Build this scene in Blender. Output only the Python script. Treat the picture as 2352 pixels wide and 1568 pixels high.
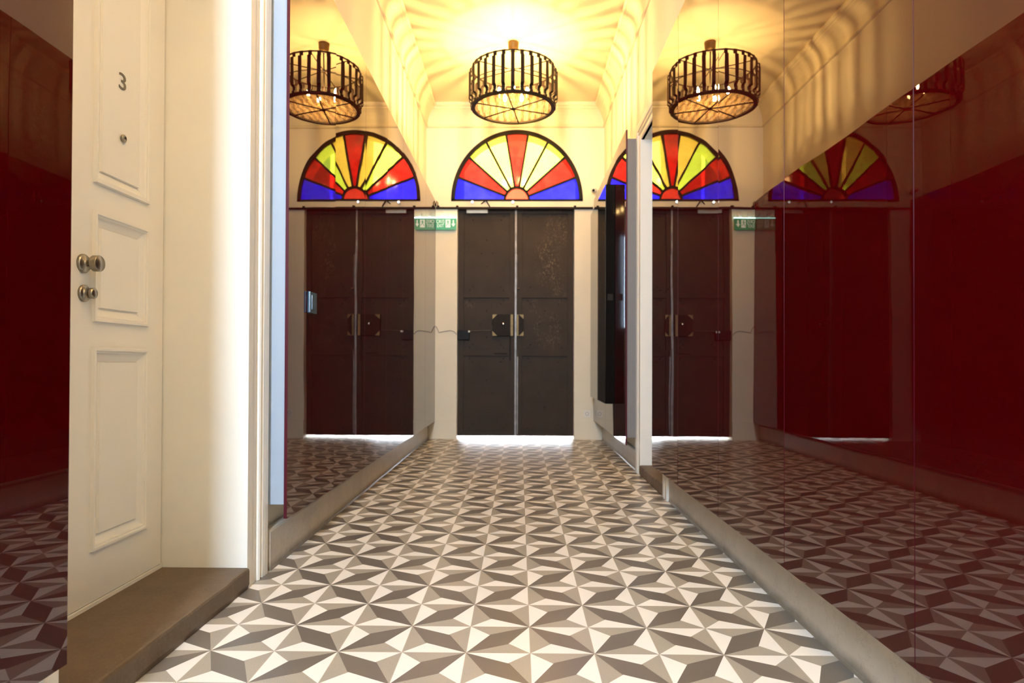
import bpy, bmesh, math, random
from mathutils import Vector, Matrix
random.seed(7)
PI = math.pi
S = bpy.context.scene
COL = S.collection
for o in list(bpy.data.objects):
    bpy.data.objects.remove(o)

# ------------------------------------------------------------------ camera
FPX, YAW, PIT, ROLL, SX, SY, CH = 1479.904, .0123573, .0095759, -.0033818, -1.646, 35.082, .902433
def cam_rot():
    cy, sy = math.cos(YAW), math.sin(YAW); cp, sp = math.cos(PIT), math.sin(PIT); cr, sr = math.cos(ROLL), math.sin(ROLL)
    rz = Matrix(((cy, -sy, 0), (sy, cy, 0), (0, 0, 1)))
    rx = Matrix(((1, 0, 0), (0, cp, -sp), (0, sp, cp)))
    ry = Matrix(((cr, 0, sr), (0, 1, 0), (-sr, 0, cr)))
    m = rz @ rx @ ry
    r, f, u = m.col[0], m.col[1], m.col[2]
    return Matrix(((r[0], u[0], -f[0]), (r[1], u[1], -f[1]), (r[2], u[2], -f[2])))
cd = bpy.data.cameras.new('camera'); cam = bpy.data.objects.new('camera', cd); COL.objects.link(cam)
cam.matrix_world = Matrix.Translation((0, 0, CH)) @ cam_rot().to_4x4()
cd.sensor_fit = 'HORIZONTAL'; cd.sensor_width = 36.0; cd.lens = FPX * 36 / 2352
cd.shift_x = -SX / 2352; cd.shift_y = SY / 2352
cd.clip_start = .02; cd.clip_end = 100
cd.dof.use_dof = True; cd.dof.focus_distance = 2.3; cd.dof.aperture_fstop = 3.6
S.camera = cam

# ------------------------------------------------------------------ world, light, exposure
S.view_settings.view_transform = 'Standard'; S.view_settings.look = 'None'
S.view_settings.gamma = 1.0; S.view_settings.use_curve_mapping = False
S.view_settings.exposure = 1.05
W = bpy.data.worlds.new('world'); S.world = W; W.use_nodes = True
bg = W.node_tree.nodes['Background']; bg.inputs[0].default_value = (.86, .93, 1.0, 1); bg.inputs[1].default_value = 40.0

def area(name, loc, rot, sx, sy, power, col):
    l = bpy.data.lights.new(name, 'AREA'); l.shape = 'RECTANGLE'; l.size = sx; l.size_y = sy
    l.energy = power; l.color = col
    o = bpy.data.objects.new(name, l); COL.objects.link(o); o.location = loc; o.rotation_euler = rot
    return o
# daylight through the tall window that closes the rear end of the passage
DAY = area('daylight_rear', (-.56, -1.6, 2.6), (math.radians(90), 0, 0), .38, 1.9, 140, (.60, .78, 1.0))
BULB_STRENGTH = 1000.0
BULB_COL = (1.0, .61, .21, 1)

# ------------------------------------------------------------------ node helpers
def mat(name):
    m = bpy.data.materials.new(name); m.use_nodes = True
    nt = m.node_tree; b = nt.nodes['Principled BSDF']
    return m, nt, b
def nd(nt, t, **kw):
    n = nt.nodes.new(t)
    for k, v in kw.items(): setattr(n, k, v)
    return n
def mth(nt, op, a, b=None, c=None):
    n = nt.nodes.new('ShaderNodeMath'); n.operation = op
    for i, v in enumerate((a, b, c)):
        if v is None: continue
        if isinstance(v, (int, float)): n.inputs[i].default_value = v
        else: nt.links.new(v, n.inputs[i])
    return n.outputs[0]
def mixc(nt, f, a, b, bt='MIX'):
    n = nt.nodes.new('ShaderNodeMix'); n.data_type = 'RGBA'; n.blend_type = bt
    if isinstance(f, (int, float)): n.inputs[0].default_value = f
    else: nt.links.new(f, n.inputs[0])
    for i, v in ((6, a), (7, b)):
        if isinstance(v, tuple): n.inputs[i].default_value = v if len(v) == 4 else v + (1,)
        else: nt.links.new(v, n.inputs[i])
    return n.outputs[2]
def noise(nt, scale, detail=3, rough=.5, vec=None):
    n = nt.nodes.new('ShaderNodeTexNoise'); n.inputs['Scale'].default_value = scale
    n.inputs['Detail'].default_value = detail; n.inputs['Roughness'].default_value = rough
    if vec is None:
        g = nt.nodes.new('ShaderNodeTexCoord'); vec = g.outputs['Object']
    nt.links.new(vec, n.inputs['Vector'])
    return n.outputs['Fac']
def ramp(nt, f, a, b, lo=0., hi=1.):
    n = nt.nodes.new('ShaderNodeMapRange'); nt.links.new(f, n.inputs[0])
    n.inputs[1].default_value = a; n.inputs[2].default_value = b; n.inputs[3].default_value = lo; n.inputs[4].default_value = hi
    return n.outputs[0]
def bump(nt, b, h, strength=.2, dist=.01):
    n = nt.nodes.new('ShaderNodeBump'); n.inputs['Strength'].default_value = strength; n.inputs['Distance'].default_value = dist
    nt.links.new(h, n.inputs['Height']); nt.links.new(n.outputs[0], b.inputs['Normal'])
def simple(name, col, rough=.5, metal=0., var=.0, scale=8., ior=None, spec=None, bmp=0., bscale=60.):
    m, nt, b = mat(name)
    b.inputs['Roughness'].default_value = rough; b.inputs['Metallic'].default_value = metal
    if ior: b.inputs['IOR'].default_value = ior
    if spec is not None: b.inputs['Specular IOR Level'].default_value = spec
    f = ramp(nt, noise(nt, scale, 4, .6), .3, .7)
    d = tuple(c * (1 - var) for c in col[:3]) + (1,)
    c = mixc(nt, f, tuple(col[:3]) + (1,), d)
    nt.links.new(c, b.inputs['Base Color'])
    if bmp: bump(nt, b, noise(nt, bscale, 3), bmp, .002)
    return m

M = {}
M['wall'] = simple('cream_plaster', (.79, .73, .59), .6, var=.05, scale=2.2, bmp=.05)
M['ceil'] = simple('ceiling_plaster', (.77, .69, .50), .6, var=.04, scale=2.0)
M['white'] = simple('white_gloss_paint', (.84, .80, .72), .32, var=.03, scale=3.)
M['board'] = simple('white_backing_board', (.33, .385, .46), .55, var=.03)
M['glass_red'] = None
M['board_dark'] = simple('darker_backing_board', (.20, .185, .18), .55, var=.05)  # darker board tone, used for one board on the right only
M['brass'] = simple('aged_brass', (.17, .105, .035), .45, .6, var=.3, scale=30)
M['nickel'] = simple('brushed_nickel', (.36, .32, .26), .3, 1., var=.15, scale=40)
M['number'] = simple('dull_metal_numeral', (.20, .165, .12), .65)
M['pull'] = simple('bright_steel', (.85, .83, .8), .12, 1.)
M['black'] = simple('black_satin', (.008, .007, .007), .5, var=.2, spec=.15)
M['bronze'] = simple('dark_bronze', (.018, .010, .006), .6, 0, var=.3, scale=25, spec=.2)
M['steel'] = simple('worn_steel', (.26, .23, .21), .45, .7, var=.4, scale=12)
M['silver'] = simple('silver_paint', (.50, .45, .36), .4, .4, var=.1)
M['plastic'] = simple('white_plastic', (.80, .78, .72), .4)
M['socket'] = simple('socket_grey', (.30, .27, .2), .5)
M['wire'] = simple('thin_wire', (.10, .09, .08), .5)
M['lead'] = simple('lead_came', (.012, .008, .005), .6, 0, var=.3, scale=20, spec=.2)
M['plate'] = simple('blue_grey_switch', (.055, .10, .15), .2, var=.1)
M['facade'] = simple('weathered_facade', (.26, .245, .22), .8, var=.2, scale=1.5)
M['concrete'] = simple('street_paving', (.55, .53, .5), .8, var=.2, scale=4)

# glossy red back painted glass
m, nt, b = mat('glossy_red_glass'); M['glass_red'] = m
b.inputs['Base Color'].default_value = (.040, .0004, .0008, 1); b.inputs['Roughness'].default_value = .008
b.inputs['IOR'].default_value = 1.72
tc = nd(nt, 'ShaderNodeTexCoord')
nz = nt.nodes.new('ShaderNodeTexNoise'); nz.inputs['Scale'].default_value = 1.7; nz.inputs['Detail'].default_value = 1
nt.links.new(tc.outputs['Object'], nz.inputs['Vector'])
bn = nd(nt, 'ShaderNodeBump'); bn.inputs['Strength'].default_value = .25; bn.inputs['Distance'].default_value = .004
nt.links.new(nz.outputs['Fac'], bn.inputs['Height']); nt.links.new(bn.outputs[0], b.inputs['Normal'])
M['glass_edge'] = simple('polished_glass_edge', (.07, .003, .012), .3, var=.1)
# dark glossy cabinet
m, nt, b = mat('glossy_black_lacquer'); M['lacquer'] = m
b.inputs['Base Color'].default_value = (.008, .006, .005, 1); b.inputs['Roughness'].default_value = .03; b.inputs['IOR'].default_value = 1.6
m, nt, b = mat('black_satin_lacquer'); M['lacquer_body'] = m
b.inputs['Base Color'].default_value = (.006, .005, .005, 1); b.inputs['Roughness'].default_value = .05; b.inputs['IOR'].default_value = 1.13

# ------------------------------------------------------------------ floor tiles
GX, GY, T = .0373021, 3.01319986, .2
def floor_material():
    m, nt, b = mat('patterned_cement_tile')
    tc = nd(nt, 'ShaderNodeTexCoord'); sp = nd(nt, 'ShaderNodeSeparateXYZ'); nt.links.new(tc.outputs['Object'], sp.inputs[0])
    x = mth(nt, 'DIVIDE', mth(nt, 'SUBTRACT', sp.outputs[0], GX - 40), T)
    y = mth(nt, 'DIVIDE', mth(nt, 'SUBTRACT', sp.outputs[1], GY - 40), T)
    ix, iy = mth(nt, 'FLOOR', x), mth(nt, 'FLOOR', y)
    u, v = mth(nt, 'SUBTRACT', x, ix), mth(nt, 'SUBTRACT', y, iy)
    par = mth(nt, 'MODULO', mth(nt, 'ADD', ix, iy), 2.0)      # 1 = A
    # B : u2=v , v2=1-u
    def sel(f, a, bb):  # f? a : bb
        return mth(nt, 'ADD', mth(nt, 'MULTIPLY', f, a), mth(nt, 'MULTIPLY', mth(nt, 'SUBTRACT', 1.0, f), bb))
    u2 = sel(par, u, v); v2 = sel(par, v, mth(nt, 'SUBTRACT', 1.0, u))
    fl = mth(nt, 'GREATER_THAN', mth(nt, 'ADD', u2, v2), 1.0)
    u3 = sel(fl, mth(nt, 'SUBTRACT', 1.0, u2), u2); v3 = sel(fl, mth(nt, 'SUBTRACT', 1.0, v2), v2)
    d1 = mth(nt, 'GREATER_THAN', v3, mth(nt, 'MULTIPLY', mth(nt, 'SUBTRACT', 1.0, u3), .515))
    d2 = mth(nt, 'GREATER_THAN', u3, mth(nt, 'MULTIPLY', mth(nt, 'SUBTRACT', 1.0, v3), .49))
    dark = mth(nt, 'MULTIPLY', d1, d2)
    wh = mth(nt, 'LESS_THAN', v3, u3)
    # per-tile tint
    wn = nd(nt, 'ShaderNodeTexWhiteNoise'); wn.noise_dimensions = '2D'
    cb = nd(nt, 'ShaderNodeCombineXYZ'); nt.links.new(ix, cb.inputs[0]); nt.links.new(iy, cb.inputs[1]); nt.links.new(cb.outputs[0], wn.inputs[0])
    tint = wn.outputs[0]
    vor = nd(nt, 'ShaderNodeTexVoronoi'); vor.inputs['Scale'].default_value = 330; nt.links.new(tc.outputs['Object'], vor.inputs[0])
    spk = ramp(nt, vor.outputs['Distance'], .10, .30)
    cn = noise(nt, 170, 2, .6, tc.outputs['Object'])
    spk2 = mth(nt, 'MULTIPLY', mth(nt, 'SUBTRACT', 1.0, spk), ramp(nt, cn, .5, .62))
    soft = ramp(nt, noise(nt, 420, 2, .7, tc.outputs['Object']), .3, .7)
    gray = mixc(nt, soft, (.32, .285, .235), (.42, .375, .31)); gray = mixc(nt, spk2, gray, (.12, .10, .085))
    dk0 = mixc(nt, tint, (.100, .088, .080), (.150, .122, .103)); dk = mixc(nt, mth(nt, 'MULTIPLY', soft, .5), dk0, (.17, .14, .12))
    dk = mixc(nt, mth(nt, 'MULTIPLY', spk2, .6), dk, (.09, .08, .07))
    white = mixc(nt, mth(nt, 'MULTIPLY', tint, .6), (.89, .845, .79), (.83, .775, .71))
    c = mixc(nt, wh, gray, white); c = mixc(nt, dark, c, dk)
    # joints
    e = mth(nt, 'MINIMUM', mth(nt, 'MINIMUM', u, mth(nt, 'SUBTRACT', 1.0, u)), mth(nt, 'MINIMUM', v, mth(nt, 'SUBTRACT', 1.0, v)))
    j = mth(nt, 'LESS_THAN', e, .0055)
    c = mixc(nt, mth(nt, 'MULTIPLY', j, .75), c, (.42, .36, .28))
    big = ramp(nt, noise(nt, 1.3, 3, .6, tc.outputs['Object']), .35, .75)
    c = mixc(nt, mth(nt, 'MULTIPLY', big, .18), c, (.45, .40, .33))
    nt.links.new(c, b.inputs['Base Color'])
    b.inputs['Roughness'].default_value = .30; b.inputs['IOR'].default_value = 1.45
    return m
M['floor'] = floor_material()

def marble():
    m, nt, b = mat('grey_marble_skirting')
    n1 = ramp(nt, noise(nt, 3.0, 6, .65), .35, .7)
    c = mixc(nt, n1, (.56, .49, .40), (.45, .39, .32))
    n2 = noise(nt, 5.5, 8, .7); vein = mth(nt, 'LESS_THAN', mth(nt, 'ABSOLUTE', mth(nt, 'SUBTRACT', n2, .5)), .006)
    c = mixc(nt, mth(nt, 'MULTIPLY', vein, .35), c, (.25, .22, .19))
    # darker towards the foot, with a ragged upper edge
    tc = nd(nt, 'ShaderNodeTexCoord'); sp = nd(nt, 'ShaderNodeSeparateXYZ'); nt.links.new(tc.outputs['Object'], sp.inputs[0])
    edge = mth(nt, 'ADD', sp.outputs[2], mth(nt, 'MULTIPLY', noise(nt, 14, 4, .7), -.035))
    g = ramp(nt, edge, -.012, .028, 1., 0.)
    c = mixc(nt, mth(nt, 'MULTIPLY', g, .8), c, (.13, .10, .07))
    nt.links.new(c, b.inputs['Base Color']); b.inputs['Roughness'].default_value = .38
    return m
M['marble'] = marble()
def stone():
    m, nt, b = mat('worn_dark_stone')
    n1 = ramp(nt, noise(nt, 6, 6, .7), .3, .7)
    c = mixc(nt, n1, (.105, .070, .042), (.150, .103, .065))
    c = mixc(nt, ramp(nt, noise(nt, 160, 2, .7), .55, .75, 0, .5), c, (.22, .18, .13))
    nt.links.new(c, b.inputs['Base Color']); b.inputs['Roughness'].default_value = .6
    bump(nt, b, noise(nt, 40, 5, .6), .35, .003)
    return m
M['stone'] = stone()
def iron():
    m, nt, b = mat('old_brown_iron_sheet')
    n1 = ramp(nt, noise(nt, 3.5, 5, .65), .3, .7)
    c = mixc(nt, n1, (.030, .019, .0125), (.044, .029, .019))
    # scuffed, scratched paint in ragged patches
    tc = nd(nt, 'ShaderNodeTexCoord'); mp = nd(nt, 'ShaderNodeMapping'); mp.inputs['Scale'].default_value = (1, 1, .55)
    nt.links.new(tc.outputs['Object'], mp.inputs[0])
    sp = nd(nt, 'ShaderNodeSeparateXYZ'); nt.links.new(tc.outputs['Object'], sp.inputs[0])
    def blob(x, z, rx, rz, k):
        a = mth(nt, 'POWER', mth(nt, 'DIVIDE', mth(nt, 'SUBTRACT', sp.outputs[0], x), rx), 2.0)
        bb = mth(nt, 'POWER', mth(nt, 'DIVIDE', mth(nt, 'SUBTRACT', sp.outputs[2], z), rz), 2.0)
        return mth(nt, 'MULTIPLY', ramp(nt, mth(nt, 'ADD', a, bb), .0, 1.3, 1., 0.), k)
    blobs = blob(.43, 2.48, .15, .30, 1.)
    for q_ in ((.34, 2.12, .16, .34, 1.), (.47, 1.86, .10, .25, .7), (.36, 1.30, .22, .24, .55), (-.60, 1.60, .07, .06, .6), (.16, 1.55, .08, .14, .4)):
        blobs = mth(nt, 'MAXIMUM', blobs, blob(*q_))
    p = mth(nt, 'MULTIPLY', blobs, ramp(nt, noise(nt, 7, 4, .6, mp.outputs[0]), .35, .6))
    q = ramp(nt, noise(nt, 60, 5, .75, mp.outputs[0]), .50, .72)
    c = mixc(nt, mth(nt, 'MULTIPLY', p, q), c, (.28, .20, .12))
    nt.links.new(c, b.inputs['Base Color']); b.inputs['Roughness'].default_value = .55; b.inputs['Specular IOR Level'].default_value = .2
    bump(nt, b, noise(nt, 9, 5, .6), .3, .004)
    return m
M['iron'] = iron()

def stained(name, col, streak=0.35):
    m = bpy.data.materials.new(name); m.use_nodes = True; nt = m.node_tree
    for n in list(nt.nodes): nt.nodes.remove(n)
    out = nd(nt, 'ShaderNodeOutputMaterial'); tr = nd(nt, 'ShaderNodeBsdfTransparent'); tl = nd(nt, 'ShaderNodeBsdfTranslucent'); gl = nd(nt, 'ShaderNodeBsdfGlossy')
    gl.inputs['Roughness'].default_value = .08
    n = ramp(nt, noise(nt, 7, 4, .6), .3, .7)
    dark = tuple(c * (1 - streak) for c in col)
    c = mixc(nt, n, col, dark)
    nt.links.new(c, tr.inputs[0]); nt.links.new(c, tl.inputs[0])
    mx = nd(nt, 'ShaderNodeMixShader'); mx.inputs[0].default_value = .12
    nt.links.new(tr.outputs[0], mx.inputs[1]); nt.links.new(tl.outputs[0], mx.inputs[2])
    mx2 = nd(nt, 'ShaderNodeMixShader'); mx2.inputs[0].default_value = .04
    nt.links.new(mx.outputs[0], mx2.inputs[1]); nt.links.new(gl.outputs[0], mx2.inputs[2])
    nt.links.new(mx2.outputs[0], out.inputs[0])
    return m
M['g_red'] = stained('red_stained_glass', (.41, .050, .032))
M['g_yel'] = stained('yellow_stained_glass', (.43, .44, .105), .12)
M['g_yel2'] = stained('amber_stained_glass', (.48, .36, .105), .12)
M['g_blu'] = stained('blue_stained_glass', (.052, .046, .42))
M['g_hub'] = stained('pink_red_stained_glass', (.42, .09, .055), .15)

def emis(name, col, s):
    m = bpy.data.materials.new(name); m.use_nodes = True; nt = m.node_tree
    for n in list(nt.nodes): nt.nodes.remove(n)
    o = nd(nt, 'ShaderNodeOutputMaterial'); e = nd(nt, 'ShaderNodeEmission'); e.inputs[0].default_value = col; e.inputs[1].default_value = s
    nt.links.new(e.outputs[0], o.inputs[0]); return m
M['bulb'] = emis('candle_bulb_glow', BULB_COL, BULB_STRENGTH)
M['led'] = emis('sign_light_strip', (.55, 1, .85, 1), 6.0)
M['sign_green'] = None
m, nt, b = mat('sign_green_backlit'); M['sign_green'] = m
b.inputs['Base Color'].default_value = (.02, .24, .10, 1); b.inputs['Emission Color'].default_value = (.02, .30, .13, 1); b.inputs['Emission Strength'].default_value = .22; b.inputs['Roughness'].default_value = .3
m, nt, b = mat('sign_white_backlit'); M['sign_white'] = m
b.inputs['Base Color'].default_value = (.8, .85, .8, 1); b.inputs['Emission Color'].default_value = (.75, 1, .85, 1); b.inputs['Emission Strength'].default_value = .2

# grille : hanging strands of fine beads, see-through between the strands
m, nt, b = mat('fine_bead_strands'); M['grille'] = m
tc = nd(nt, 'ShaderNodeTexCoord')
wv = nd(nt, 'ShaderNodeTexWave'); wv.wave_type = 'BANDS'; wv.bands_direction = 'X'; wv.inputs['Scale'].default_value = 20; wv.inputs['Distortion'].default_value = 1.5; wv.inputs['Detail Scale'].default_value = 3
nt.links.new(tc.outputs['Object'], wv.inputs[0])
al = ramp(nt, wv.outputs['Fac'], .25, .75, .25, .9)
w2_ = nd(nt, 'ShaderNodeTexWave'); w2_.wave_type = 'BANDS'; w2_.bands_direction = 'X'; w2_.inputs['Scale'].default_value = 5; w2_.inputs['Distortion'].default_value = 4; w2_.inputs['Detail Scale'].default_value = 2
nt.links.new(tc.outputs['Object'], w2_.inputs[0])
bc_ = mixc(nt, w2_.outputs['Fac'], (.50, .33, .17), (.16, .095, .045))
b.inputs['Base Color'].default_value = (.45, .31, .17, 1); b.inputs['Roughness'].default_value = .4; nt.links.new(bc_, b.inputs['Base Color'])
tl_ = nd(nt, 'ShaderNodeBsdfTranslucent'); nt.links.new(bc_, tl_.inputs[0])
tp_ = nd(nt, 'ShaderNodeBsdfTransparent'); m1_ = nd(nt, 'ShaderNodeMixShader'); m2_ = nd(nt, 'ShaderNodeMixShader')
m1_.inputs[0].default_value = .35; nt.links.new(b.outputs[0], m1_.inputs[1]); nt.links.new(tl_.outputs[0], m1_.inputs[2])
nt.links.new(al, m2_.inputs[0]); nt.links.new(tp_.outputs[0], m2_.inputs[1]); nt.links.new(m1_.outputs[0], m2_.inputs[2])
nt.links.new(m2_.outputs[0], nt.nodes['Material Output'].inputs[0])

# ------------------------------------------------------------------ mesh helpers
def obj(name, bm, m, parent=None, smooth=False):
    bmesh.ops.recalc_face_normals(bm, faces=bm.faces)
    me = bpy.data.meshes.new(name); bm.to_mesh(me); bm.free()
    if m is not None:
        for mm in (m if isinstance(m, list) else [m]): me.materials.append(mm)
    if smooth:
        for p in me.polygons: p.use_smooth = True
    o = bpy.data.objects.new(name, me); COL.objects.link(o)
    if parent is not None: o.parent = parent
    return o
def box(bm, x0, x1, y0, y1, z0, z1, bev=0., mi=0):
    if x0 > x1: x0, x1 = x1, x0
    if y0 > y1: y0, y1 = y1, y0
    r = bmesh.ops.create_cube(bm, size=1)
    for v in r['verts']:
        v.co = Vector(((x0 + x1) / 2 + v.co.x * (x1 - x0), (y0 + y1) / 2 + v.co.y * (y1 - y0), (z0 + z1) / 2 + v.co.z * (z1 - z0)))
    fs = set(f for v in r['verts'] for f in v.link_faces)
    for f in fs: f.material_index = mi
    if bev > 0:
        es = list(set(e for v in r['verts'] for e in v.link_edges))
        bmesh.ops.bevel(bm, geom=es, offset=bev, segments=2, affect='EDGES', profile=.7)
    return bm
def B(*a, **k):
    bm = bmesh.new(); box(bm, *a, **k); return bm
def prism(bm, pts, axis, a, b):
    """extrude a closed 2D outline; axis 'x': pts=(y,z); 'y': pts=(x,z); 'z': pts=(x,y)"""
    def P(p, t):
        return {'x': (t, p[0], p[1]), 'y': (p[0], t, p[1]), 'z': (p[0], p[1], t)}[axis]
    A = [bm.verts.new(P(p, a)) for p in pts]; C = [bm.verts.new(P(p, b)) for p in pts]
    bm.faces.new(A); bm.faces.new(C[::-1]); n = len(pts)
    for i in range(n): bm.faces.new((A[i], C[i], C[(i + 1) % n], A[(i + 1) % n]))
    return bm
def tube(bm, pts, r, n=8, cap=True):
    pts = [Vector(p) for p in pts]; rings = []
    prev = None
    for i, p in enumerate(pts):
        t = (pts[min(i + 1, len(pts) - 1)] - pts[max(i - 1, 0)]).normalized()
        ref = prev if prev is not None else (Vector((0, 0, 1)) if abs(t.z) < .9 else Vector((1, 0, 0)))
        s = t.cross(ref).normalized(); u = s.cross(t).normalized(); prev = u
        rr = r[i] if isinstance(r, (list, tuple)) else r
        rings.append([bm.verts.new(p + (s * math.cos(2 * PI * k / n) + u * math.sin(2 * PI * k / n)) * rr) for k in range(n)])
    for a, b in zip(rings, rings[1:]):
        for k in range(n): bm.faces.new((a[k], a[(k + 1) % n], b[(k + 1) % n], b[k]))
    if cap: bm.faces.new(rings[0][::-1]); bm.faces.new(rings[-1])
    return bm
def lathe(bm, prof, n=24, mtx=None):
    """prof: (r,z) from bottom to top about z"""
    rings = []
    for r, z in prof:
        if r < 1e-6: rings.append([bm.verts.new((0, 0, z))])
        else: rings.append([bm.verts.new((r * math.cos(2 * PI * k / n), r * math.sin(2 * PI * k / n), z)) for k in range(n)])
    for a, b in zip(rings, rings[1:]):
        for k in range(n):
            k2 = (k + 1) % n
            if len(a) == 1 and len(b) == 1: continue
            if len(a) == 1: bm.faces.new((a[0], b[k], b[k2]))
            elif len(b) == 1: bm.faces.new((a[k], a[k2], b[0]))
            else: bm.faces.new((a[k], a[k2], b[k2], b[k]))
    if mtx is not None:
        for rr in rings:
            for v in rr: v.co = mtx @ v.co
    return bm
def ring(bm, R, z, rw, rh, n=56):
    pr = [(R - rw, z - rh), (R + rw, z - rh), (R + rw, z + rh), (R - rw, z + rh), (R - rw, z - rh)]
    return lathe(bm, pr, n)
def struct(o): o['kind'] = 'structure'; return o
def tag(o, label, cat, group=None):
    o['label'] = label; o['category'] = cat
    if group: o['group'] = group
    return o
def thing(name, label, cat, loc=(0, 0, 0), group=None):
    o = bpy.data.objects.new(name, None); COL.objects.link(o); o.location = loc; o.empty_display_size = .1
    return tag(o, label, cat, group)
def plab(o, s): o['label'] = s; return o
def text_mesh(name, body, size, m, depth, parent=None, mtx=None, sx=1.0):
    c = bpy.data.curves.new(name, 'FONT'); c.body = body; c.size = size; c.align_x = 'CENTER'; c.align_y = 'CENTER'; c.extrude = depth; c.resolution_u = 4
    o = bpy.data.objects.new(name, c); COL.objects.link(o)
    dg = bpy.context.evaluated_depsgraph_get(); me = bpy.data.meshes.new_from_object(o.evaluated_get(dg))
    bpy.data.objects.remove(o); bpy.data.curves.remove(c)
    me.transform(Matrix.Diagonal((sx, 1, 1, 1)))
    if mtx is not None: me.transform(mtx)
    me.materials.clear(); me.materials.append(m)
    o = bpy.data.objects.new(name, me); COL.objects.link(o)
    if parent: o.parent = parent
    return o

# ------------------------------------------------------------------ dimensions
XL, XR = -1.114, 1.003            # wall planes
BL, BR = -1.075, .982             # skirting front faces
PL, PR = -1.0, .880               # glossy panel planes
YF, YB, ZC = 7.65, -1.5, 3.97     # far wall, rear wall, ceiling
FX, FZ, FR, FH = -.034, 2.838, .775, .830   # fanlight centre, radius, height
DX0, DX1, DZ = -.742, .652, 2.752           # street door opening
LO0, LO1 = 1.52, 2.56             # left alcove
RO0, RO1 = 4.40, 5.20             # right alcove
HZ = 2.71                         # alcove head

# ------------------------------------------------------------------ room shell
o = struct(obj('floor', B(-1.7, 1.7, YB - .3, 8.0, -.08, 0), M['floor']))
o = struct(obj('ceiling', B(-1.7, 1.7, YB - .3, 8.0, ZC, ZC + .12), M['ceil']))
bm = bmesh.new()
box(bm, XL - .52, XL, YB - .3, LO0 - .03, 0, ZC); box(bm, XL - .52, XL, LO0 - .03, LO1 + .045, HZ + .03, ZC); box(bm, XL - .52, XL, LO1 + .045, YF, 0, ZC)
box(bm, XL - .52, XL - .40, LO0 - .03, LO1 + .045, 0, HZ + .03)
struct(obj('wall_left', bm, M['wall']))
bm = bmesh.new()
box(bm, XR, XR + .52, YB - .3, RO0 - .03, 0, ZC); box(bm, XR, XR + .52, RO0 - .03, RO1 + .03, HZ + .03, ZC); box(bm, XR, XR + .52, RO1 + .03, YF, 0, ZC)
box(bm, XR + .40, XR + .52, RO0 - .03, RO1 + .03, 0, HZ + .03)
struct(obj('wall_right', bm, M['wall']))
# far wall with door opening and arched opening
def arch_pt(t, k=1.0): return (FX + FR * k * math.cos(t), FZ + FH * k * math.sin(t))
bm = bmesh.new()
y0, y1 = YF, YF + .35
xa, xb = XL - .52, XR + .52
box(bm, xa, DX0, y0, y1, 0, DZ); box(bm, DX1, xb, y0, y1, 0, DZ)
box(bm, xa, xb, y0, y1, DZ, FZ)
N = 48
outer = []
for i in range(N + 1):
    t = PI * i / N; c, s = math.cos(t), math.sin(t)
    k = min((xb - FX) / c if c > 1e-6 else 1e9, (xa - FX) / c if c < -1e-6 else 1e9, (ZC - FZ) / s if s > 1e-6 else 1e9)
    outer.append((FX + k * c, FZ + k * s))
inner = [arch_pt(PI * i / N) for i in range(N + 1)]
# make sure the rectangle corners are present
def snap(px, pz):
    j = min(range(N + 1), key=lambda q: (outer[q][0] - px) ** 2 + (outer[q][1] - pz) ** 2); outer[j] = (px, pz)
snap(xa, ZC); snap(xb, ZC)
vi0 = [bm.verts.new((p[0], y0, p[1])) for p in inner]; vo0 = [bm.verts.new((p[0], y0, p[1])) for p in outer]
vi1 = [bm.verts.new((p[0], y1, p[1])) for p in inner]; vo1 = [bm.verts.new((p[0], y1, p[1])) for p in outer]
for i in range(N):
    bm.faces.new((vi0[i], vo0[i], vo0[i + 1], vi0[i + 1])); bm.faces.new((vi1[i + 1], vo1[i + 1], vo1[i], vi1[i]))
    bm.faces.new((vi0[i + 1], vi1[i + 1], vi1[i], vi0[i]))
struct(obj('wall_far', bm, M['wall']))
# rear wall, never in frame, holds the window the daylight comes through
bm = bmesh.new()
wx0, wx1, wz0, wz1 = -.78, -.34, 1.62, 3.58
box(bm, xa, wx0, YB - .25, YB, 0, ZC); box(bm, wx1, xb, YB - .25, YB, 0, ZC); box(bm, wx0, wx1, YB - .25, YB, 0, wz0); box(bm, wx0, wx1, YB - .25, YB, wz1, ZC)
struct(obj('wall_rear', bm, M['wall']))
w2 = struct(obj('window_2', B(wx0, wx1, YB - .20, YB - .19, wz0, wz1), M['plastic']))
bm = bmesh.new()
for a in ((wx0, wx0 + .04, wz0, wz1), (wx1 - .04, wx1, wz0, wz1), (wx0, wx1, wz0, wz0 + .04), (wx0, wx1, wz1 - .04, wz1)):
    box(bm, a[0], a[1], YB - .18, YB - .12, a[2], a[3])
obj('window_frame', bm, M['white'], w2)
DAY.location = (-.56, YB - .06, 2.6)

# cornice, swept round the whole ceiling
prof = [(0, 3.700), (.012, 3.703), (.022, 3.712), (.022, 3.724), (.010, 3.735), (.014, 3.765), (.022, 3.80), (.036, 3.835), (.056, 3.868), (.078, 3.892), (.098, 3.905), (.098, 3.918), (.112, 3.922), (.124, 3.934), (.124, 3.948), (.112, 3.956), (.112, ZC)]
bm = bmesh.new(); rings = []
for d, z in prof:
    rings.append([bm.verts.new(p) for p in ((XL + d, YB + d, z), (XR - d, YB + d, z), (XR - d, YF - d, z), (XL + d, YF - d, z))])
for a, b_ in zip(rings, rings[1:]):
    for k in range(4): bm.faces.new((a[k], a[(k + 1) % 4], b_[(k + 1) % 4], b_[k]))
struct(obj('trim_1', bm, M['ceil']))

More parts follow.
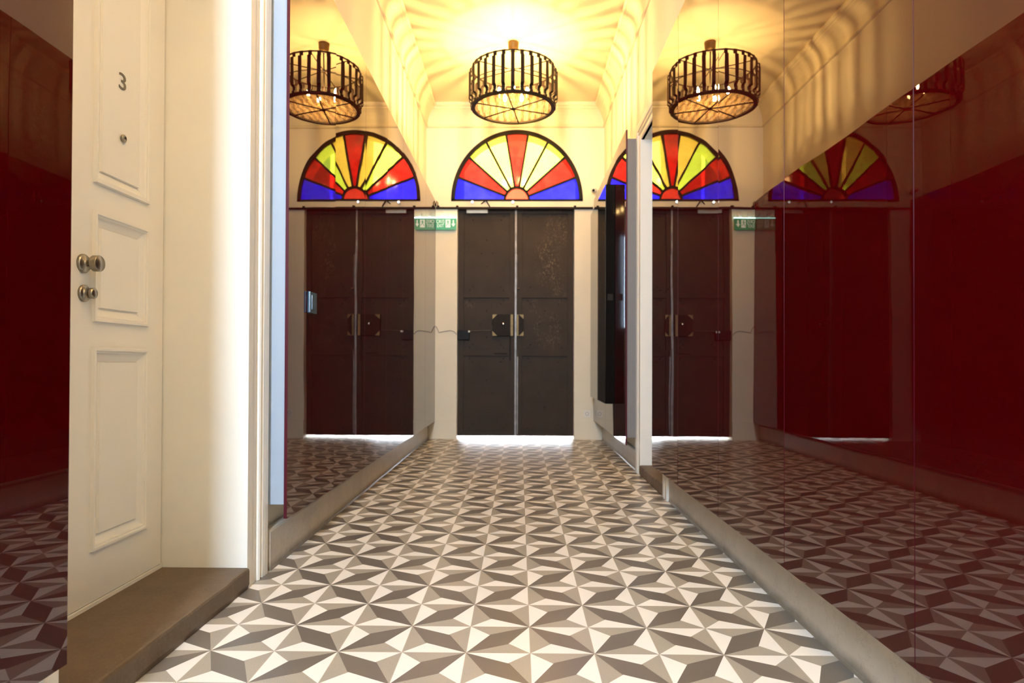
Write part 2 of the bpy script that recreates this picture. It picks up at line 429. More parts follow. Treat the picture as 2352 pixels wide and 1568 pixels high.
# skirting
def skirting(name, x0, x1, ya, yb, h=.178):
    s = 1 if x1 > x0 else -1       # x0 wall side, x1 front side
    pts = [(x0, 0), (x1 + s * .004, 0), (x1, .012), (x1, h - .012), (x1 - s * .004, h - .003), (x1 - s * .012, h), (x0, h)]
    bm = bmesh.new()
    A = [bm.verts.new((p[0], ya, p[1])) for p in pts]; C = [bm.verts.new((p[0], yb, p[1])) for p in pts]
    bm.faces.new(A); bm.faces.new(C[::-1])
    for i in range(len(pts)): bm.faces.new((A[i], C[i], C[(i + 1) % len(pts)], A[(i + 1) % len(pts)]))
    return struct(obj(name, bm, M['marble']))
skirting('baseboard_left', XL, BL, LO1 + .225, YF)
skirting('baseboard_left_near', XL, BL, YB, LO0 - .16)
skirting('baseboard_right', XR, BR, YB, RO0 - .016)
skirting('baseboard_right_far', XR, BR, RO1 + .205, YF)
bm = bmesh.new(); box(bm, BL, DX0, YF - .014, YF, 0, .225, .003); box(bm, DX1, BR, YF - .014, YF, 0, .225, .003)
struct(obj('baseboard_far', bm, M['wall']))

# casings round the two alcoves : moulded profile with mitred head
def casing(name, xw, s, a0, a1, w=.20, prot=.038):
    """xw wall plane, s=+1 protrudes to +x ; a0,a1 opening edges along y"""
    pr = [(0, .0), (0, .026), (.012, .032), (.05, .032), (.056, .024), (.064, .024), (.074, .036), (.086, .040), (.098, .036), (.104, .028), (.112, .028), (.122, .038), (.15, .040), (.185, .040), (.2, .030), (.2, 0)]
    k = w / .2; bm = bmesh.new(); rows = []
    for d, h in pr:
        d *= k; h *= prot / .040
        rows.append([bm.verts.new((xw + s * h, a0 - d, 0)), bm.verts.new((xw + s * h, a0 - d, HZ + d)), bm.verts.new((xw + s * h, a1 + d, HZ + d)), bm.verts.new((xw + s * h, a1 + d, 0))])
    for p, q in zip(rows, rows[1:]):
        for i in range(3): bm.faces.new((p[i], p[i + 1], q[i + 1], q[i]))
    bm.faces.new([r[0] for r in rows]); bm.faces.new([r[3] for r in rows][::-1])
    return struct(obj(name, bm, M['white']))
casing('trim_2', XL, 1, LO0, LO1 + .04, w=.165, prot=.040)
casing('trim_3', XR, -1, RO0 - .0, RO1 + .02, w=.165, prot=.036)
# white painted linings of the alcoves
bm = bmesh.new()
box(bm, XL - .40, XL + .034, LO1, LO1 + .045, .0, HZ + .03); box(bm, XL - .40, XL + .02, LO0 - .03, LO0, 0, HZ + .03); box(bm, XL - .40, XL + .02, LO0, LO1, HZ, HZ + .03)
struct(obj('trim_4', bm, M['white']))
bm = bmesh.new()
box(bm, XR - .03, XR + .40, RO1, RO1 + .03, .0, HZ + .03); box(bm, XR - .02, XR + .40, RO0 - .03, RO0, 0, HZ + .03); box(bm, XR - .02, XR + .40, RO0, RO1, HZ, HZ + .03)
struct(obj('trim_5', bm, M['white']))

# doorsteps
def step(label, x0, x1, ya, yb):
    bm = bmesh.new(); s = 1 if x1 > x0 else -1; h = .084
    # outline in x,z, worn rounded nosing, with a slightly wavy front edge
    n = 16; prof_ = [(x0, 0.001), (x1 - s * .006, 0.001), (x1, .02), (x1, h - .010), (x1 - s * .003, h - .003), (x1 - s * .010, h), (x0, h)]
    rows = []
    for i in range(n + 1):
        y = ya + (yb - ya) * i / n; j = random.uniform(-.003, .003)
        rows.append([bm.verts.new((p[0] + (j if k in (2, 3, 4) else 0), y, p[1])) for k, p in enumerate(prof_)])
    for a, b_ in zip(rows, rows[1:]):
        for k in range(len(prof_)): bm.faces.new((a[k], a[(k + 1) % len(prof_)], b_[(k + 1) % len(prof_)], b_[k]))
    bm.faces.new(rows[0]); bm.faces.new(rows[-1][::-1])
    return tag(obj('stone_doorstep', bm, M['stone']), label, 'doorstep')
step('worn brown stone doorstep under the white numbered door', XL - .33, BL + .004, LO0 + .002, LO1 - .002)
step('small dark stone doorstep between the red panels on the right', XR + .33, BR - .012, RO0 + .002, RO1 - .002)

# ------------------------------------------------------------------ white panelled doors
def leaf(bm, xf, s, a0, a1, z0, z1, th=.045):
    """door leaf, front plane xf facing s; raised-and-fielded panels"""
    box(bm, xf - s * th, xf - s * .012, a0, a1, z0, z1)
    st = .108; rails = [(.0 + z0, .268), (.95, 1.035), (1.408, 1.502), (2.33, z1)]
    zs = [(.268, .95), (1.035, 1.408), (1.502, 2.33)]
    box(bm, xf - s * .013, xf, a0, a0 + st, z0, z1); box(bm, xf - s * .013, xf, a1 - st, a1, z0, z1)
    for r in rails: box(bm, xf - s * .013, xf, a0 + st, a1 - st, r[0], r[1])
    for (za, zb) in zs:
        ya, yb = a0 + st, a1 - st
        # nested frames: (inset, height)
        steps = [(0, 0), (.0025, .011), (.011, .011), (.013, .005), (.019, .005), (.022, -.002), (.050, -.0125), (.0515, -.0035)]
        rows = []
        for d, h in steps:
            x = xf + s * h
            rows.append([bm.verts.new((x, ya + d, za + d)), bm.verts.new((x, yb - d, za + d)), bm.verts.new((x, yb - d, zb - d)), bm.verts.new((x, ya + d, zb - d))])
        for p, q in zip(rows, rows[1:]):
            for i in range(4): bm.faces.new((p[i], p[(i + 1) % 4], q[(i + 1) % 4], q[i]))
        bm.faces.new(rows[-1])
def rose(bm, c, ax, prof_, n=24):
    q = Vector((0, 0, 1)).rotation_difference(Vector(ax)).to_matrix().to_4x4()
    return lathe(bm, prof_, n, Matrix.Translation(c) @ q)
DL = -1.425
bm = bmesh.new(); leaf(bm, DL, 1, 2.02, LO1 - .006, .100, HZ - .002)
d3 = struct(obj('door_3', bm, M['white']))
knob = rose(bmesh.new(), (DL, 2.082, 1.222), (1, 0, 0), [(0, 0), (.031, 0), (.031, .006), (.026, .011), (.012, .013), (.0105, .018), (.012, .028), (.018, .034), (.0255, .036), (.0265, .038), (.0265, .056), (.0250, .058), (0, .0585)])
plab(obj('door_knob', knob, M['nickel'], d3, True), 'brushed metal door knob')
lock = rose(bmesh.new(), (DL, 2.086, 1.125), (1, 0, 0), [(0, 0), (.028, 0), (.028, .006), (.023, .010), (.015, .011), (.015, .024), (.018, .026), (.018, .036), (.013, .040), (0, .040)])
plab(obj('thumb_turn_lock', lock, M['nickel'], d3, True), 'brushed metal thumb turn')
peep = rose(bmesh.new(), (DL, 2.289, 1.703), (1, 0, 0), [(0, 0), (.014, 0), (.014, .005), (.010, .007), (.008, .003), (0, .002)])
plab(obj('peephole', peep, M['nickel'], d3, True), 'metal peephole')
mt = Matrix.Translation((DL - .0022, 2.287, 1.903)) @ Matrix(((0, 0, 1, 0), (1, 0, 0, 0), (0, 1, 0, 0), (0, 0, 0, 1)))
plab(text_mesh('door_number', '3', .084, M['number'], .0012, d3, mt, 1.3), 'metal numeral three')
bm = bmesh.new(); box(bm, DL - .05, DL + .006, LO0, LO1, .0845, .097)
struct(obj('trim_6', bm, M['white']))
bm = bmesh.new(); leaf(bm, DL, 1, LO0 + .005, 2.016, .100, HZ - .002)
struct(obj('door_4', bm, M['white']))
# door in the right alcove
bm = bmesh.new(); leaf(bm, XR + .31, -1, RO0 + .005, RO1 - .005, .090, HZ - .002)
d5 = struct(obj('door_5', bm, M['white']))
knob = rose(bmesh.new(), (XR + .31, RO0 + .075, 1.15), (-1, 0, 0), [(0, 0), (.031, 0), (.031, .006), (.012, .013), (.0105, .030), (.020, .048), (.029, .062), (.024, .078), (0, .079)])
obj('door_knob', knob, M['nickel'], d5, True)

# ------------------------------------------------------------------ glossy red panels
def red_panel(label, side, ya, yb, tilt=0.0, bmat=None, back=(0, 0)):
    """one glass panel with the white board it hangs on; origin at the middle of its foot"""
    xp = PL if side < 0 else PR; s = 1 if side < 0 else -1
    yc = (ya + yb) / 2; hw = (yb - ya) / 2 - .0012
    z0, z1 = .226, 2.842
    sl = -.0042
    def zz(y): return sl * (yc + y - 2.8) if side < 0 else 0
    t = .014
    bm = bmesh.new()
    r = bmesh.ops.create_cube(bm, size=1)
    for v in r['verts']:
        y = hw * 2 * v.co.y; v.co = Vector((-s * t / 2 + v.co.x * t, y, (z0 if v.co.z < 0 else z1) + zz(y)))
    bmesh.ops.bevel(bm, geom=list(bm.edges), offset=.0008, segments=2, affect='EDGES')
    for f in bm.faces:
        f.material_index = 0 if abs(f.normal.x) > .9 else 1
    o = obj('red_glass_panel', bm, [M['glass_red'], M['glass_edge']])
    o.location = (xp, yc, 0); o.rotation_euler = (0, 0, tilt)
    tag(o, label, 'wall panel', 'glossy dark red wall panels')
    xw = XL if side < 0 else XR
    bm = bmesh.new()
    x0 = -s * (t + .0015); x1 = (xw - xp) + s * .004
    box(bm, x0, x1, -hw + .012 + back[0], hw - .001 - back[1], z0 + .06 + zz(0), z1 - .07 + zz(0))
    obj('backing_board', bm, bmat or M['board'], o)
    return o
ord_ = ['nearest the white casing', 'second along from the white casing', 'third along from the white casing', 'fourth along, midway down the passage', 'fifth along, near the far end', 'last but one from the street door', 'touching the far wall']
ly = [2.778, 3.467, 4.153, 4.836, 5.505, 6.175, 6.834, YF - .004]
lt = [-.0075, .0012, -.0012, .0010, -.0006, .0008, -.0004]
for i in range(7):
    red_panel('tall glossy dark red panel on the left wall, ' + ord_[i], -1, ly[i], ly[i + 1], lt[i])
red_panel('tall glossy dark red panel at the left picture edge, before the white door', -1, .72, 1.424, .0)
red_panel('glossy dark red panel beside the camera on the left wall, outside the frame', -1, .02, .718)
ry = [.03, .74, 1.447, 2.151, 2.862, 3.583, 4.287]
rl = ['beside the camera on the right wall, outside the frame', 'at the right picture edge', 'second from the right picture edge', 'third from the right picture edge', 'fourth from the right picture edge', 'next to the small doorstep']
rt = [0, 0, .0010, -.0012, .0022, -.0030]
for i in range(6):
    red_panel('tall glossy dark red panel ' + rl[i], 1, ry[i], ry[i + 1], rt[i])
fl_ = ['just beyond the right white casing', 'behind the black cabinet, nearer half', 'behind the black cabinet, farther half', 'in the right far corner']
fy = [5.345, 5.90, 6.60, 7.25, YF - .004]
for i in range(4):
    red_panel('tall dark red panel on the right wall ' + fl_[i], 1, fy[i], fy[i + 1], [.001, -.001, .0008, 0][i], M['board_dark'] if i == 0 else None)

# switch plate on the first left panel
t = thing('switch_plate', 'small blue-grey glass switch plate on the first left red panel', 'switch plate', (PL + .002, 3.072, 1.187))
obj('plate', B(0, .012, -.052, .052, -.05, .05, bev=.003), M['plate'], t)
obj('rocker', B(.011, .0155, -.03, .03, -.035, .035, bev=.002), M['plate'], t)

# black glossy cabinet on the right far panels
t = thing('tall_black_cabinet', 'tall shallow glossy black cabinet hung on the right red panels', 'cabinet', (.835, 6.545, .53))
cx0, cx1 = -.045, .044
obj('cabinet_body', B(cx0 + .006, cx1, -.615, .615, 0, 2.02, bev=.003), M['lacquer_body'], t)
obj('cabinet_door', B(cx0, cx0 + .0055, -.613, .613, .002, 2.018, bev=.0015), M['lacquer'], t)
bm = bmesh.new(); box(bm, cx0 + .02, cx1 - .02, -.621, -.614, .95, 1.01, bev=.002)
plab(obj('cabinet_latch', bm, M['bronze'], t), 'small dark latch')

# ------------------------------------------------------------------ street door
YD = 7.745
def street_leaf(name, x0, x1, flip):
    bm = bmesh.new(); z0, z1 = .028, 2.748
    box(bm, x0, x1, YD, YD + .05, z0, z1)
    st = .070; f = YD - .018
    sides = (x0, x0 + st) if not flip else (x0, x0 + st)
    box(bm, x0, x0 + st, f, YD + .001, z0, z1, bev=.002); box(bm, x1 - st, x1, f, YD + .001, z0, z1, bev=.002)
    for (a, b_) in ((z0, .085), (.985, 1.055), (1.683, 1.748), (2.696, z1)): box(bm, x0 + st, x1 - st, f, YD + .001, a, b_, bev=.002)
    o = struct(obj(name, bm, M['iron']))
    # rivets as one riveted sheet pattern
    rb = bmesh.new()
    xs = (x0 + x1) / 2; hw = (x1 - x0) / 2
    pts = []
    for (a, b_) in ((.085, .985), (1.055, 1.683), (1.748, 2.696)):
        for dx in (-.17, .17):
            pts += [(xs + dx, a + .07), (xs + dx, b_ - .07), (xs + dx * 1.2, a + .03), (xs + dx * 1.2, b_ - .03)]
        m_ = (a + b_) / 2
        pts += [(xs - .07, m_), (xs + .07, m_), (xs, m_ + .16), (xs, m_ - .16)]
    for px, pz in pts:
        rose(rb, (px, YD, pz), (0, -1, 0), [(.009, 0), (.008, .003), (.004, .005), (0, .0055)], 8)
    k = obj('rivets', rb, M['iron'], o, True); k['kind'] = 'stuff'
    return o
XM = -.044
dl = street_leaf('door_1', DX0 + .003, XM - .004, False)
dr = street_leaf('door_2', XM + .004, DX1 - .003, True)
bm = B(XM - .013, XM + .011, YD - .028, YD - .0125, .030, 2.745, bev=.003)
plab(obj('meeting_bar', bm, M['steel'], dl), 'worn steel meeting bar')
bm = bmesh.new(); box(bm, XM + .016, XM + .030, YD - .024, YD - .012, .05, .99, bev=.002); tube(bm, [(XM + .023, YD - .030, .98), (XM + .023, YD - .030, 1.06)], .007)
plab(obj('bolt_bar', bm, M['steel'], dr), 'steel bolt bar')
bm = bmesh.new(); tube(bm, [(XM + .018, YD - .030, 1.80), (XM + .018, YD - .030, 2.2)], .006); tube(bm, [(XM + .018, YD - .03, 1.79), (XM + .045, YD - .045, 1.79)], .009)
plab(obj('upper_bolt', bm, M['steel'], dr), 'steel sliding bolt')
# lock case on the left leaf
bm = B(-.322, XM - .014, YD - .045, YD - .012, 1.226, 1.482, bev=.003)
lk = plab(obj('lock_case', bm, M['bronze'], dl), 'dark lock case with brass corners')
bm = bmesh.new()
yb_ = YD - .048
for sx_, px in ((1, -.322),):
    for sz, pz in ((1, 1.226), (-1, 1.482)):
        prism(bm, [(px, pz), (px + .058, pz), (px, pz + sz * .058)], 'y', yb_, YD - .0445)
box(bm, -.105, -.075, yb_, YD - .0445, 1.226, 1.482)
obj('corner_plates', bm, M['brass'], lk)
kn = rose(bmesh.new(), (-.193, YD - .045, 1.368), (0, -1, 0), [(0, 0), (.020, 0), (.020, .004), (.012, .008), (.011, .018), (.017, .026), (.017, .036), (.009, .042), (0, .043)])
plab(obj('lock_knob', kn, M['pull'], lk, True), 'bright metal knob')
bm = B(XM + .012, .050, YD - .040, YD - .012, 1.226, 1.482, bev=.003)
kp = plab(obj('lock_keeper', bm, M['bronze'], dr), 'dark lock keeper with brass corners')
bm = bmesh.new()
for sz, pz in ((1, 1.226), (-1, 1.482)):
    prism(bm, [(.050, pz), (.050 - .055, pz), (.050, pz + sz * .055)], 'y', YD - .043, YD - .0395)
box(bm, XM + .013, XM + .034, YD - .043, YD - .0395, 1.226, 1.482)
obj('corner_plates', bm, M['brass'], kp)
bm = B(-.30, -.145, YD - .024, YD - .012, 1.008, 1.022, bev=.002)
plab(obj('latch_plate', bm, M['bronze'], dl), 'dark rusty latch ledge')
bm = B(-.118, -.100, YD - .022, YD - .012, .93, 1.22, bev=.002)
obj('lock_rod', bm, M['bronze'], dl)
# magnetic box and cable
bm = B(DX0 + .004, -.598, YD - .06, YD - .012, 1.178, 1.292, bev=.004)
mg = plab(obj('contact_box', bm, M['black'], dl), 'black door contact box')
st_ = rose(bmesh.new(), (-.600, YD - .062, 1.275), (0, -1, 0), [(0, 0), (.013, 0), (.013, .012), (.008, .016), (0, .016)], 12)
plab(obj('contact_stud', st_, M['plastic'], mg, True), 'white stud')
bm = tube(bmesh.new(), [(-.60, YD - .05, 1.283), (-.45, YD - .03, 1.290), (-.345, YD - .03, 1.290)], .003, 6)
obj('contact_wire', bm, M['wire'], mg)
tag(obj('thin_cable', tube(bmesh.new(), [(-.745, YF - .004, 1.240), (-.78, YF - .006, 1.275), (-.82, YF - .006, 1.285), (-.90, YF - .006, 1.272), (-.955, YF - .008, 1.262), (-.972, YF - .01, 1.30), (-.990, YF - .012, 1.335), (-.996, YF - .012, 1.33)], .0032, 6), M['wire']),
    'thin dark cable running from street door to left corner', 'cable')
# door closer
t = thing('door_closer', 'silver door closer with folding arm at the top of the street door', 'door closer', (-.51, YD - .013, 2.715))
obj('closer_body', B(-.128, .128, -.050, 0, -.022, .026, bev=.008), M['silver'], t)
bm = bmesh.new(); tube(bm, [(-.02, -.045, .028), (.10, -.10, .115), (.115, -.105, .122)], .007); tube(bm, [(.11, -.105, .118), (.15, -.090, .052), (.155, -.075, .045)], .007)
obj('closer_arm', bm, M['bronze'], t)
# dark horizontal bar above the door with brackets
t = thing('horizontal_bar', 'thin dark metal bar running across the wall above the street door', 'bar', (0, YF, 2.742))
obj('rod', B(-.995, .868, -.030, -.006, -.014, .010, bev=.003), M['bronze'], t)
for x in (-.742, -.03, .655, -.97):
    obj('bracket', B(x - .014, x + .014, -.034, 0, -.012, .026, bev=.003), M['bronze'], t)
t = thing('wall_hook', 'small dark hook in the left corner above the exit sign', 'hook', (-.985, YF, 2.79))
obj('hook', tube(bmesh.new(), [(-.01, 0, -.02), (-.01, -.03, -.01), (0, -.035, .03), (.012, -.03, .012), (.012, -.03, -.022)], .005, 6), M['bronze'], t)
# exit sign
t = thing('exit_sign', 'green illuminated exit sign between the street door and the left corner', 'sign', (-.873, YF - .02, 2.553))
obj('sign_panel', B(-.122, .122, -.020, -.006, -.075, .062), M['sign_green'], t)
plab(obj('light_strip', B(-.123, .123, -.024, .0, .064, .074, bev=.002), M['led'], t), 'bright white-green light strip')
obj('mounting', B(-.11, .11, -.006, .02, -.02, .075), M['plastic'], t)
for x in (-.055, .055): obj('hanger', B(x - .018, x + .018, -.012, .02, .082, .13, bev=.004), M['plastic'], t)
R_ = Matrix(((1, 0, 0, 0), (0, 0, -1, 0), (0, 1, 0, 0), (0, 0, 0, 1)))
text_mesh('lettering', '\u00c7IKI\u015e', .056, M['sign_white'], .001, t, Matrix.Translation((-.066, -.0215, .022)) @ R_, .72)
text_mesh('lettering', 'EXIT', .056, M['sign_white'], .001, t, Matrix.Translation((-.066, -.0215, -.030)) @ R_, .72)
bm = bmesh.new()   # running figure in a doorway
box(bm, -.005, .052, -.0225, -.0205, -.048, .045)
obj('pictogram_field', bm, M['sign_white'], t)
bm = bmesh.new(); y_ = -.0245
def flat(pts, y0=-.0250, y1=-.0228): prism(bm, pts, 'y', y0, y1)
flat([(.022 + .006 * math.cos(a * PI / 4), .033 + .006 * math.sin(a * PI / 4)) for a in range(8)])
flat([(.016, .024), (.028, .026), (.030, .004), (.020, .002)]); flat([(.016, .024), (.018, .018), (.006, .006), (.003, .010)]); flat([(.027, .026), (.028, .020), (.042, .012), (.043, .017)])
flat([(.020, .006), (.026, .002), (.012, -.020), (.004, -.036), (-.001, -.034), (.008, -.014)]); flat([(.024, .006), (.030, .004), (.036, -.014), (.048, -.020), (.046, -.026), (.032, -.018)])
obj('pictogram', bm, M['sign_green'], t)
bm = bmesh.new(); prism(bm, [(.080, .040), (.094, .040), (.094, -.004), (.110, -.004), (.087, -.040), (.064, -.004), (.080, -.004)], 'y', -.0235, -.0208)
obj('arrow', bm, M['sign_white'], t)
# little spot fittings under the fanlight
for i, (x, lab) in enumerate(((-.564, 'small round white spot fitting under the left part of the fanlight'), (-.082, 'small round white spot fitting under the middle of the fanlight'))):
    t = thing('spot_fitting', lab, 'spot light', (x, YF, 2.812), 'spot fittings under the fanlight')
    obj('housing', rose(bmesh.new(), (0, 0, 0), (0, -1, 0), [(0, 0), (.018, 0), (.018, .02), (.016, .022)], 16), M['plastic'], t, True)
    obj('lens', rose(bmesh.new(), (0, 0, 0), (0, -1, 0), [(0, .021), (.014, .021), (.010, .026), (0, .028)], 16), emis('spot_lens_glow', (1, .95, .85, 1), 4.0), t, True)
# security camera on the far wall right
t = thing('security_camera', 'small white security camera at the upper right corner of the far wall', 'camera', (.885, YF, 2.955))
obj('camera_base', rose(bmesh.new(), (0, 0, 0), (0, -1, 0), [(0, 0), (.032, 0), (.032, .018), (.012, .022), (.012, .04)], 16), M['plastic'], t, True)
obj('camera_body', tube(bmesh.new(), [(.0, -.035, .0), (-.012, -.075, -.015), (-.022, -.12, -.03)], [.020, .026, .026], 14), M['plastic'], t, True)
plab(obj('camera_lens', tube(bmesh.new(), [(-.022, -.1195, -.03), (-.024, -.128, -.032)], .015, 12), M['black'], t, True), 'black lens')
# power socket low on far wall
t = thing('power_socket', 'pale power socket low on the far wall right of the door', 'socket', (.805, YF, .303))
obj('socket_plate', B(-.038, .038, -.008, 0, -.038, .038, bev=.003), M['plastic'], t)
obj('socket_well', rose(bmesh.new(), (0, -.008, 0), (0, -1, 0), [(0, -.004), (.014, -.004), (.017, .0), (.019, .002), (.021, .0)], 16), M['socket'], t, True)
# small screw-eye on the right strip
# ------------------------------------------------------------------ fanlight
fan = None
def pane_pts(t0, t1, r0, r1, gap):
    pts = []
    n = 6
    def P(r, t, off):
        # off shifts sideways to leave room for the came
        return (FX + r * FR * math.cos(t) - off * math.sin(t), FZ + r * FH * math.sin(t) + off * math.cos(t))
    for i in range(n + 1):
        t = t0 + (t1 - t0) * i / n; off = gap * (1 - 2 * i / n)
        pts.append(P(r1, t, off))
    for i in range(n, -1, -1):
        t = t0 + (t1 - t0) * i / n; off = gap * (1 - 2 * i / n)
        pts.append(P(r0, t, off))
    return pts
def elt(deg):   # screen angle -> ellipse parameter
    a = math.radians(deg); return math.atan2(math.sin(a) / FH, math.cos(a) / FR)
cuts = [0, 21.5, 42.0, 62.2, 80.6, 99.4, 117.8, 138.0, 158.5, 180]
ts = [elt(c) for c in cuts]; ts[-1] = PI; ts[0] = 0
# lead / iron frame
bm = bmesh.new(); yf0, yf1 = YF - .004, YF + .032
n = 48
def arcband(r0, r1, ya, yb):
    vs = []
    for i in range(n + 1):
        t = PI * i / n
        vs.append([bm.verts.new((FX + r * FR * math.cos(t), y, FZ + r * FH * math.sin(t))) for (r, y) in ((r0, ya), (r1, ya), (r1, yb), (r0, yb))])
    for a, b_ in zip(vs, vs[1:]):
        for k in range(4): bm.faces.new((a[k], a[(k + 1) % 4], b_[(k + 1) % 4], b_[k]))
    bm.faces.new(vs[0]); bm.faces.new(vs[-1][::-1])
arcband(.955, 1.012, yf0, yf1)
arcband(.170, .205, yf0 + .004, yf1)
box(bm, FX - FR * 1.012, FX + FR * 1.012, yf0, yf1, FZ - .012, FZ + .014)
for t in ts[1:-1]:
    c, s = math.cos(t), math.sin(t)
    a = Vector((FX + .19 * FR * c, 0, FZ + .19 * FH * s)); b_ = Vector((FX + .975 * FR * c, 0, FZ + .975 * FH * s))
    d = (b_ - a).normalized(); nrm = Vector((-d.z, 0, d.x)) * .0115
    prism(bm, [((a + nrm).x, (a + nrm).z), ((b_ + nrm).x, (b_ + nrm).z), ((b_ - nrm).x, (b_ - nrm).z), ((a - nrm).x, (a - nrm).z)], 'y', yf0 + .004, yf1)
fan = struct(obj('window_1', bm, M['lead']))
cols = ['g_blu', 'g_red', 'g_yel', 'g_yel2', 'g_red', 'g_yel2', 'g_yel', 'g_red', 'g_blu']
names = {'g_blu': 'blue glass pane', 'g_red': 'red glass pane', 'g_yel': 'yellow glass pane', 'g_yel2': 'amber yellow glass pane'}
for i in range(9):
    bm = bmesh.new()
    t0, t1 = ts[i], ts[i + 1]
    n_ = 10; A = []; r0, r1 = .20, .96
    po = [(FX + r1 * FR * math.cos(t0 + (t1 - t0) * k / n_), FZ + r1 * FH * math.sin(t0 + (t1 - t0) * k / n_)) for k in range(n_ + 1)]
    pi_ = [(FX + r0 * FR * math.cos(t0 + (t1 - t0) * k / n_), FZ + r0 * FH * math.sin(t0 + (t1 - t0) * k / n_)) for k in range(n_ + 1)]
    prism(bm, po + pi_[::-1], 'y', YF + .012, YF + .014)
    plab(obj('glass_pane', bm, M[cols[i]], fan), names[cols[i]])
bm = bmesh.new(); prism(bm, [(FX + .175 * FR * math.cos(PI * k / 16), FZ + .175 * FH * math.sin(PI * k / 16)) for k in range(17)], 'y', YF + .012, YF + .014)
plab(obj('glass_pane', bm, M['g_hub'], fan), 'round pinkish red centre pane')
# street outside
struct(obj('ground_outside', B(-6, 6, 8.0, 14, -.12, -.03), M['concrete']))

def house(x0, x1, name, nwin):  # house fronts added to darken the outdoors behind the fanlight's side reflections
    w = (x1 - x0) / 2
    t = struct(obj(name, B(-w, w, 0, .5, 0, 9), M['facade'])); t.location = ((x0 + x1) / 2, 13.4, -.03)
    for i in range(nwin):
        x = -w + (i + .5) * 2 * w / nwin
        for z in (1.0, 4.2):
            f = obj('window', B(x - .45, x + .45, -.06, .02, z, z + 1.7), M['white'], t)
            obj('pane', B(x - .38, x + .38, -.075, -.061, z + .07, z + 1.63), M['plate'], f)
house(-9, -1.2, 'wall_outside_left', 3)
house(1.2, 9, 'wall_outside_right', 3)
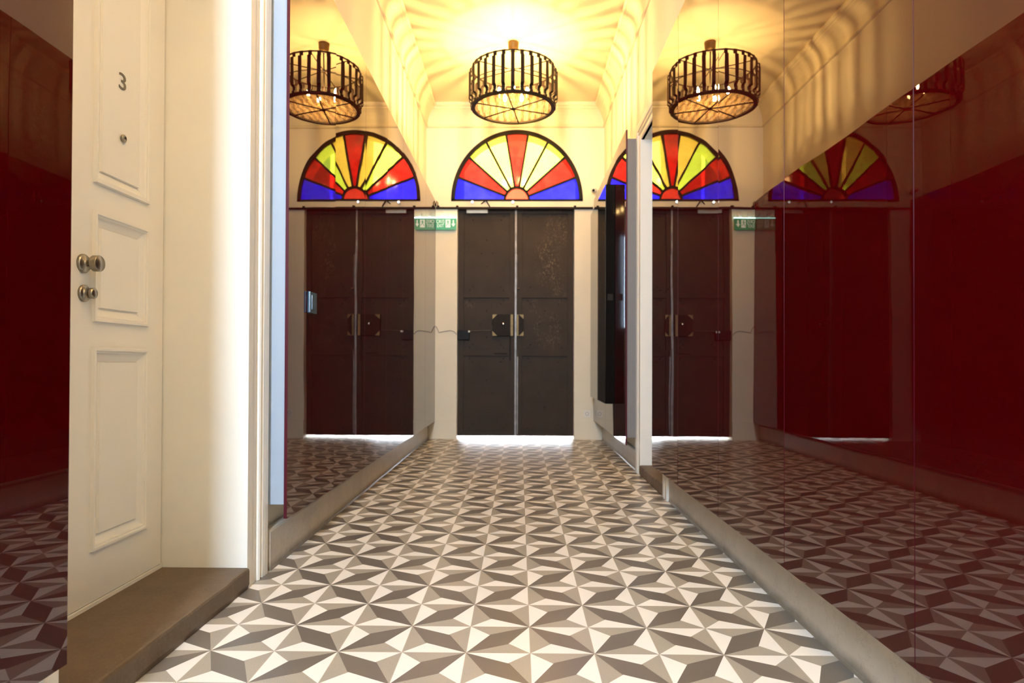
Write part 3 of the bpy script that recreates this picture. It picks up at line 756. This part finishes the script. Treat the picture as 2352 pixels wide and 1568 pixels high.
# ------------------------------------------------------------------ chandelier
def chandelier(loc, label):
    """origin at the ceiling fixing; parts hang below"""
    zc = ZC
    t = thing('drum_chandelier', label, 'chandelier', (loc[0], loc[1], ZC), 'drum chandeliers of the passage')
    def z(v): return v - zc
    obj('ceiling_cup', lathe(bmesh.new(), [(0, z(3.885)), (.018, z(3.885)), (.040, z(3.893)), (.050, z(3.915)), (.050, z(3.945)), (.052, z(3.948)), (.052, z(3.97)), (0, z(3.97))], 24), M['brass'], t, True)
    bm = bmesh.new(); tube(bm, [(0, 0, z(3.89)), (0, 0, z(3.40))], .007); lathe(bm, [(0, z(3.375)), (.02, z(3.38)), (.03, z(3.40)), (.02, z(3.425)), (.008, z(3.435)), (.0, z(3.436))], 16)
    lathe(bm, [(0, z(3.68)), (.014, z(3.685)), (.018, z(3.70)), (.012, z(3.72)), (0, z(3.722))], 14)
    obj('stem', bm, M['bronze'], t, True)
    bm = bmesh.new()
    for k in range(6):
        a = PI / 6 + k * PI / 3
        tube(bm, [(0, 0, z(3.705)), (.388 * math.cos(a), .388 * math.sin(a), z(3.705))], .005, 6)
    obj('upper_spokes', bm, M['bronze'], t)
    # slats
    h = .0165; th = .007
    path = [(.392, 3.715), (.392, 3.672), (.418, 3.660), (.418, 3.412), (.392, 3.396), (.392, 3.368), (.402, 3.360), (.402, 3.338)]
    bm = bmesh.new(); rows = []
    for r, zz in path:
        rows.append([bm.verts.new((r, -h, z(zz))), bm.verts.new((r + th, -h, z(zz))), bm.verts.new((r + th, h, z(zz))), bm.verts.new((r, h, z(zz)))])
    for a, b_ in zip(rows, rows[1:]):
        for k in range(4): bm.faces.new((a[k], a[(k + 1) % 4], b_[(k + 1) % 4], b_[k]))
    bm.faces.new(rows[0]); bm.faces.new(rows[-1][::-1])
    s0 = obj('slat', bm, M['bronze'], t)
    NS = 30
    for k in range(NS):
        s = s0 if k == 0 else s0.copy()
        if k: COL.objects.link(s); s.parent = t
        s.rotation_euler = (0, 0, (k + .5) * 2 * PI / NS)
    obj('top_ring', ring(bmesh.new(), .392, z(3.708), .005, .006), M['bronze'], t)
    obj('middle_ring', ring(bmesh.new(), .408, z(3.53), .003, .003), M['bronze'], t)
    obj('bottom_ring', ring(bmesh.new(), .382, z(3.338), .018, .010), M['bronze'], t)
    bm = bmesh.new()
    for k in range(3):
        a = math.radians(15) + k * PI / 3 + .12
        c, s = math.cos(a) * .37, math.sin(a) * .37
        tube(bm, [(-c, -s, z(3.332)), (c, s, z(3.332))], .0065, 6)
    lathe(bm, [(0, z(3.318)), (.018, z(3.322)), (.022, z(3.332)), (.016, z(3.342)), (0, z(3.343))], 16)
    obj('bottom_spokes', bm, M['bronze'], t)
    bm = bmesh.new(); lathe(bm, [(.0, z(3.343)), (.366, z(3.343))], 40)
    g = obj('bead_screen', bm, M['grille'], t); g['kind'] = 'stuff'
    # arms + candles + bulbs
    for k in range(5):
        a = k * 2 * PI / 5 - PI / 2
        c, s = math.cos(a), math.sin(a); R = .14
        ar = obj('arm', tube(bmesh.new(), [(.02 * c, .02 * s, z(3.40)), (.07 * c, .07 * s, z(3.378)), (.13 * c, .13 * s, z(3.382)), (R * c, R * s, z(3.405))], .005, 6), M['brass'], t, True)
        obj('candle_sleeve', lathe(bmesh.new(), [(0, z(3.40)), (.016, z(3.402)), (.018, z(3.41)), (.011, z(3.415)), (.011, z(3.45)), (0, z(3.45))], 12, Matrix.Translation((R * c, R * s, 0))), M['brass'], ar, True)
        obj('bulb', lathe(bmesh.new(), [(0, z(3.45)), (.011, z(3.455)), (.0165, z(3.475)), (.014, z(3.495)), (.006, z(3.515)), (0, z(3.522))], 8, Matrix.Translation((R * c, R * s, 0))), M['bulb'], ar, True)
    return t
ch = chandelier((-.066, 6.14), 'round dark slatted drum chandelier with glowing candle bulbs near the street door')
def copy_tree(o, parent=None):
    c = o.copy(); COL.objects.link(c); c.parent = parent
    for q in list(o.children): copy_tree(q, c)
    return c
c2 = copy_tree(ch); c2.location = (-.05, .95, ZC); c2['label'] = 'second slatted drum chandelier high above the camera, outside the frame'
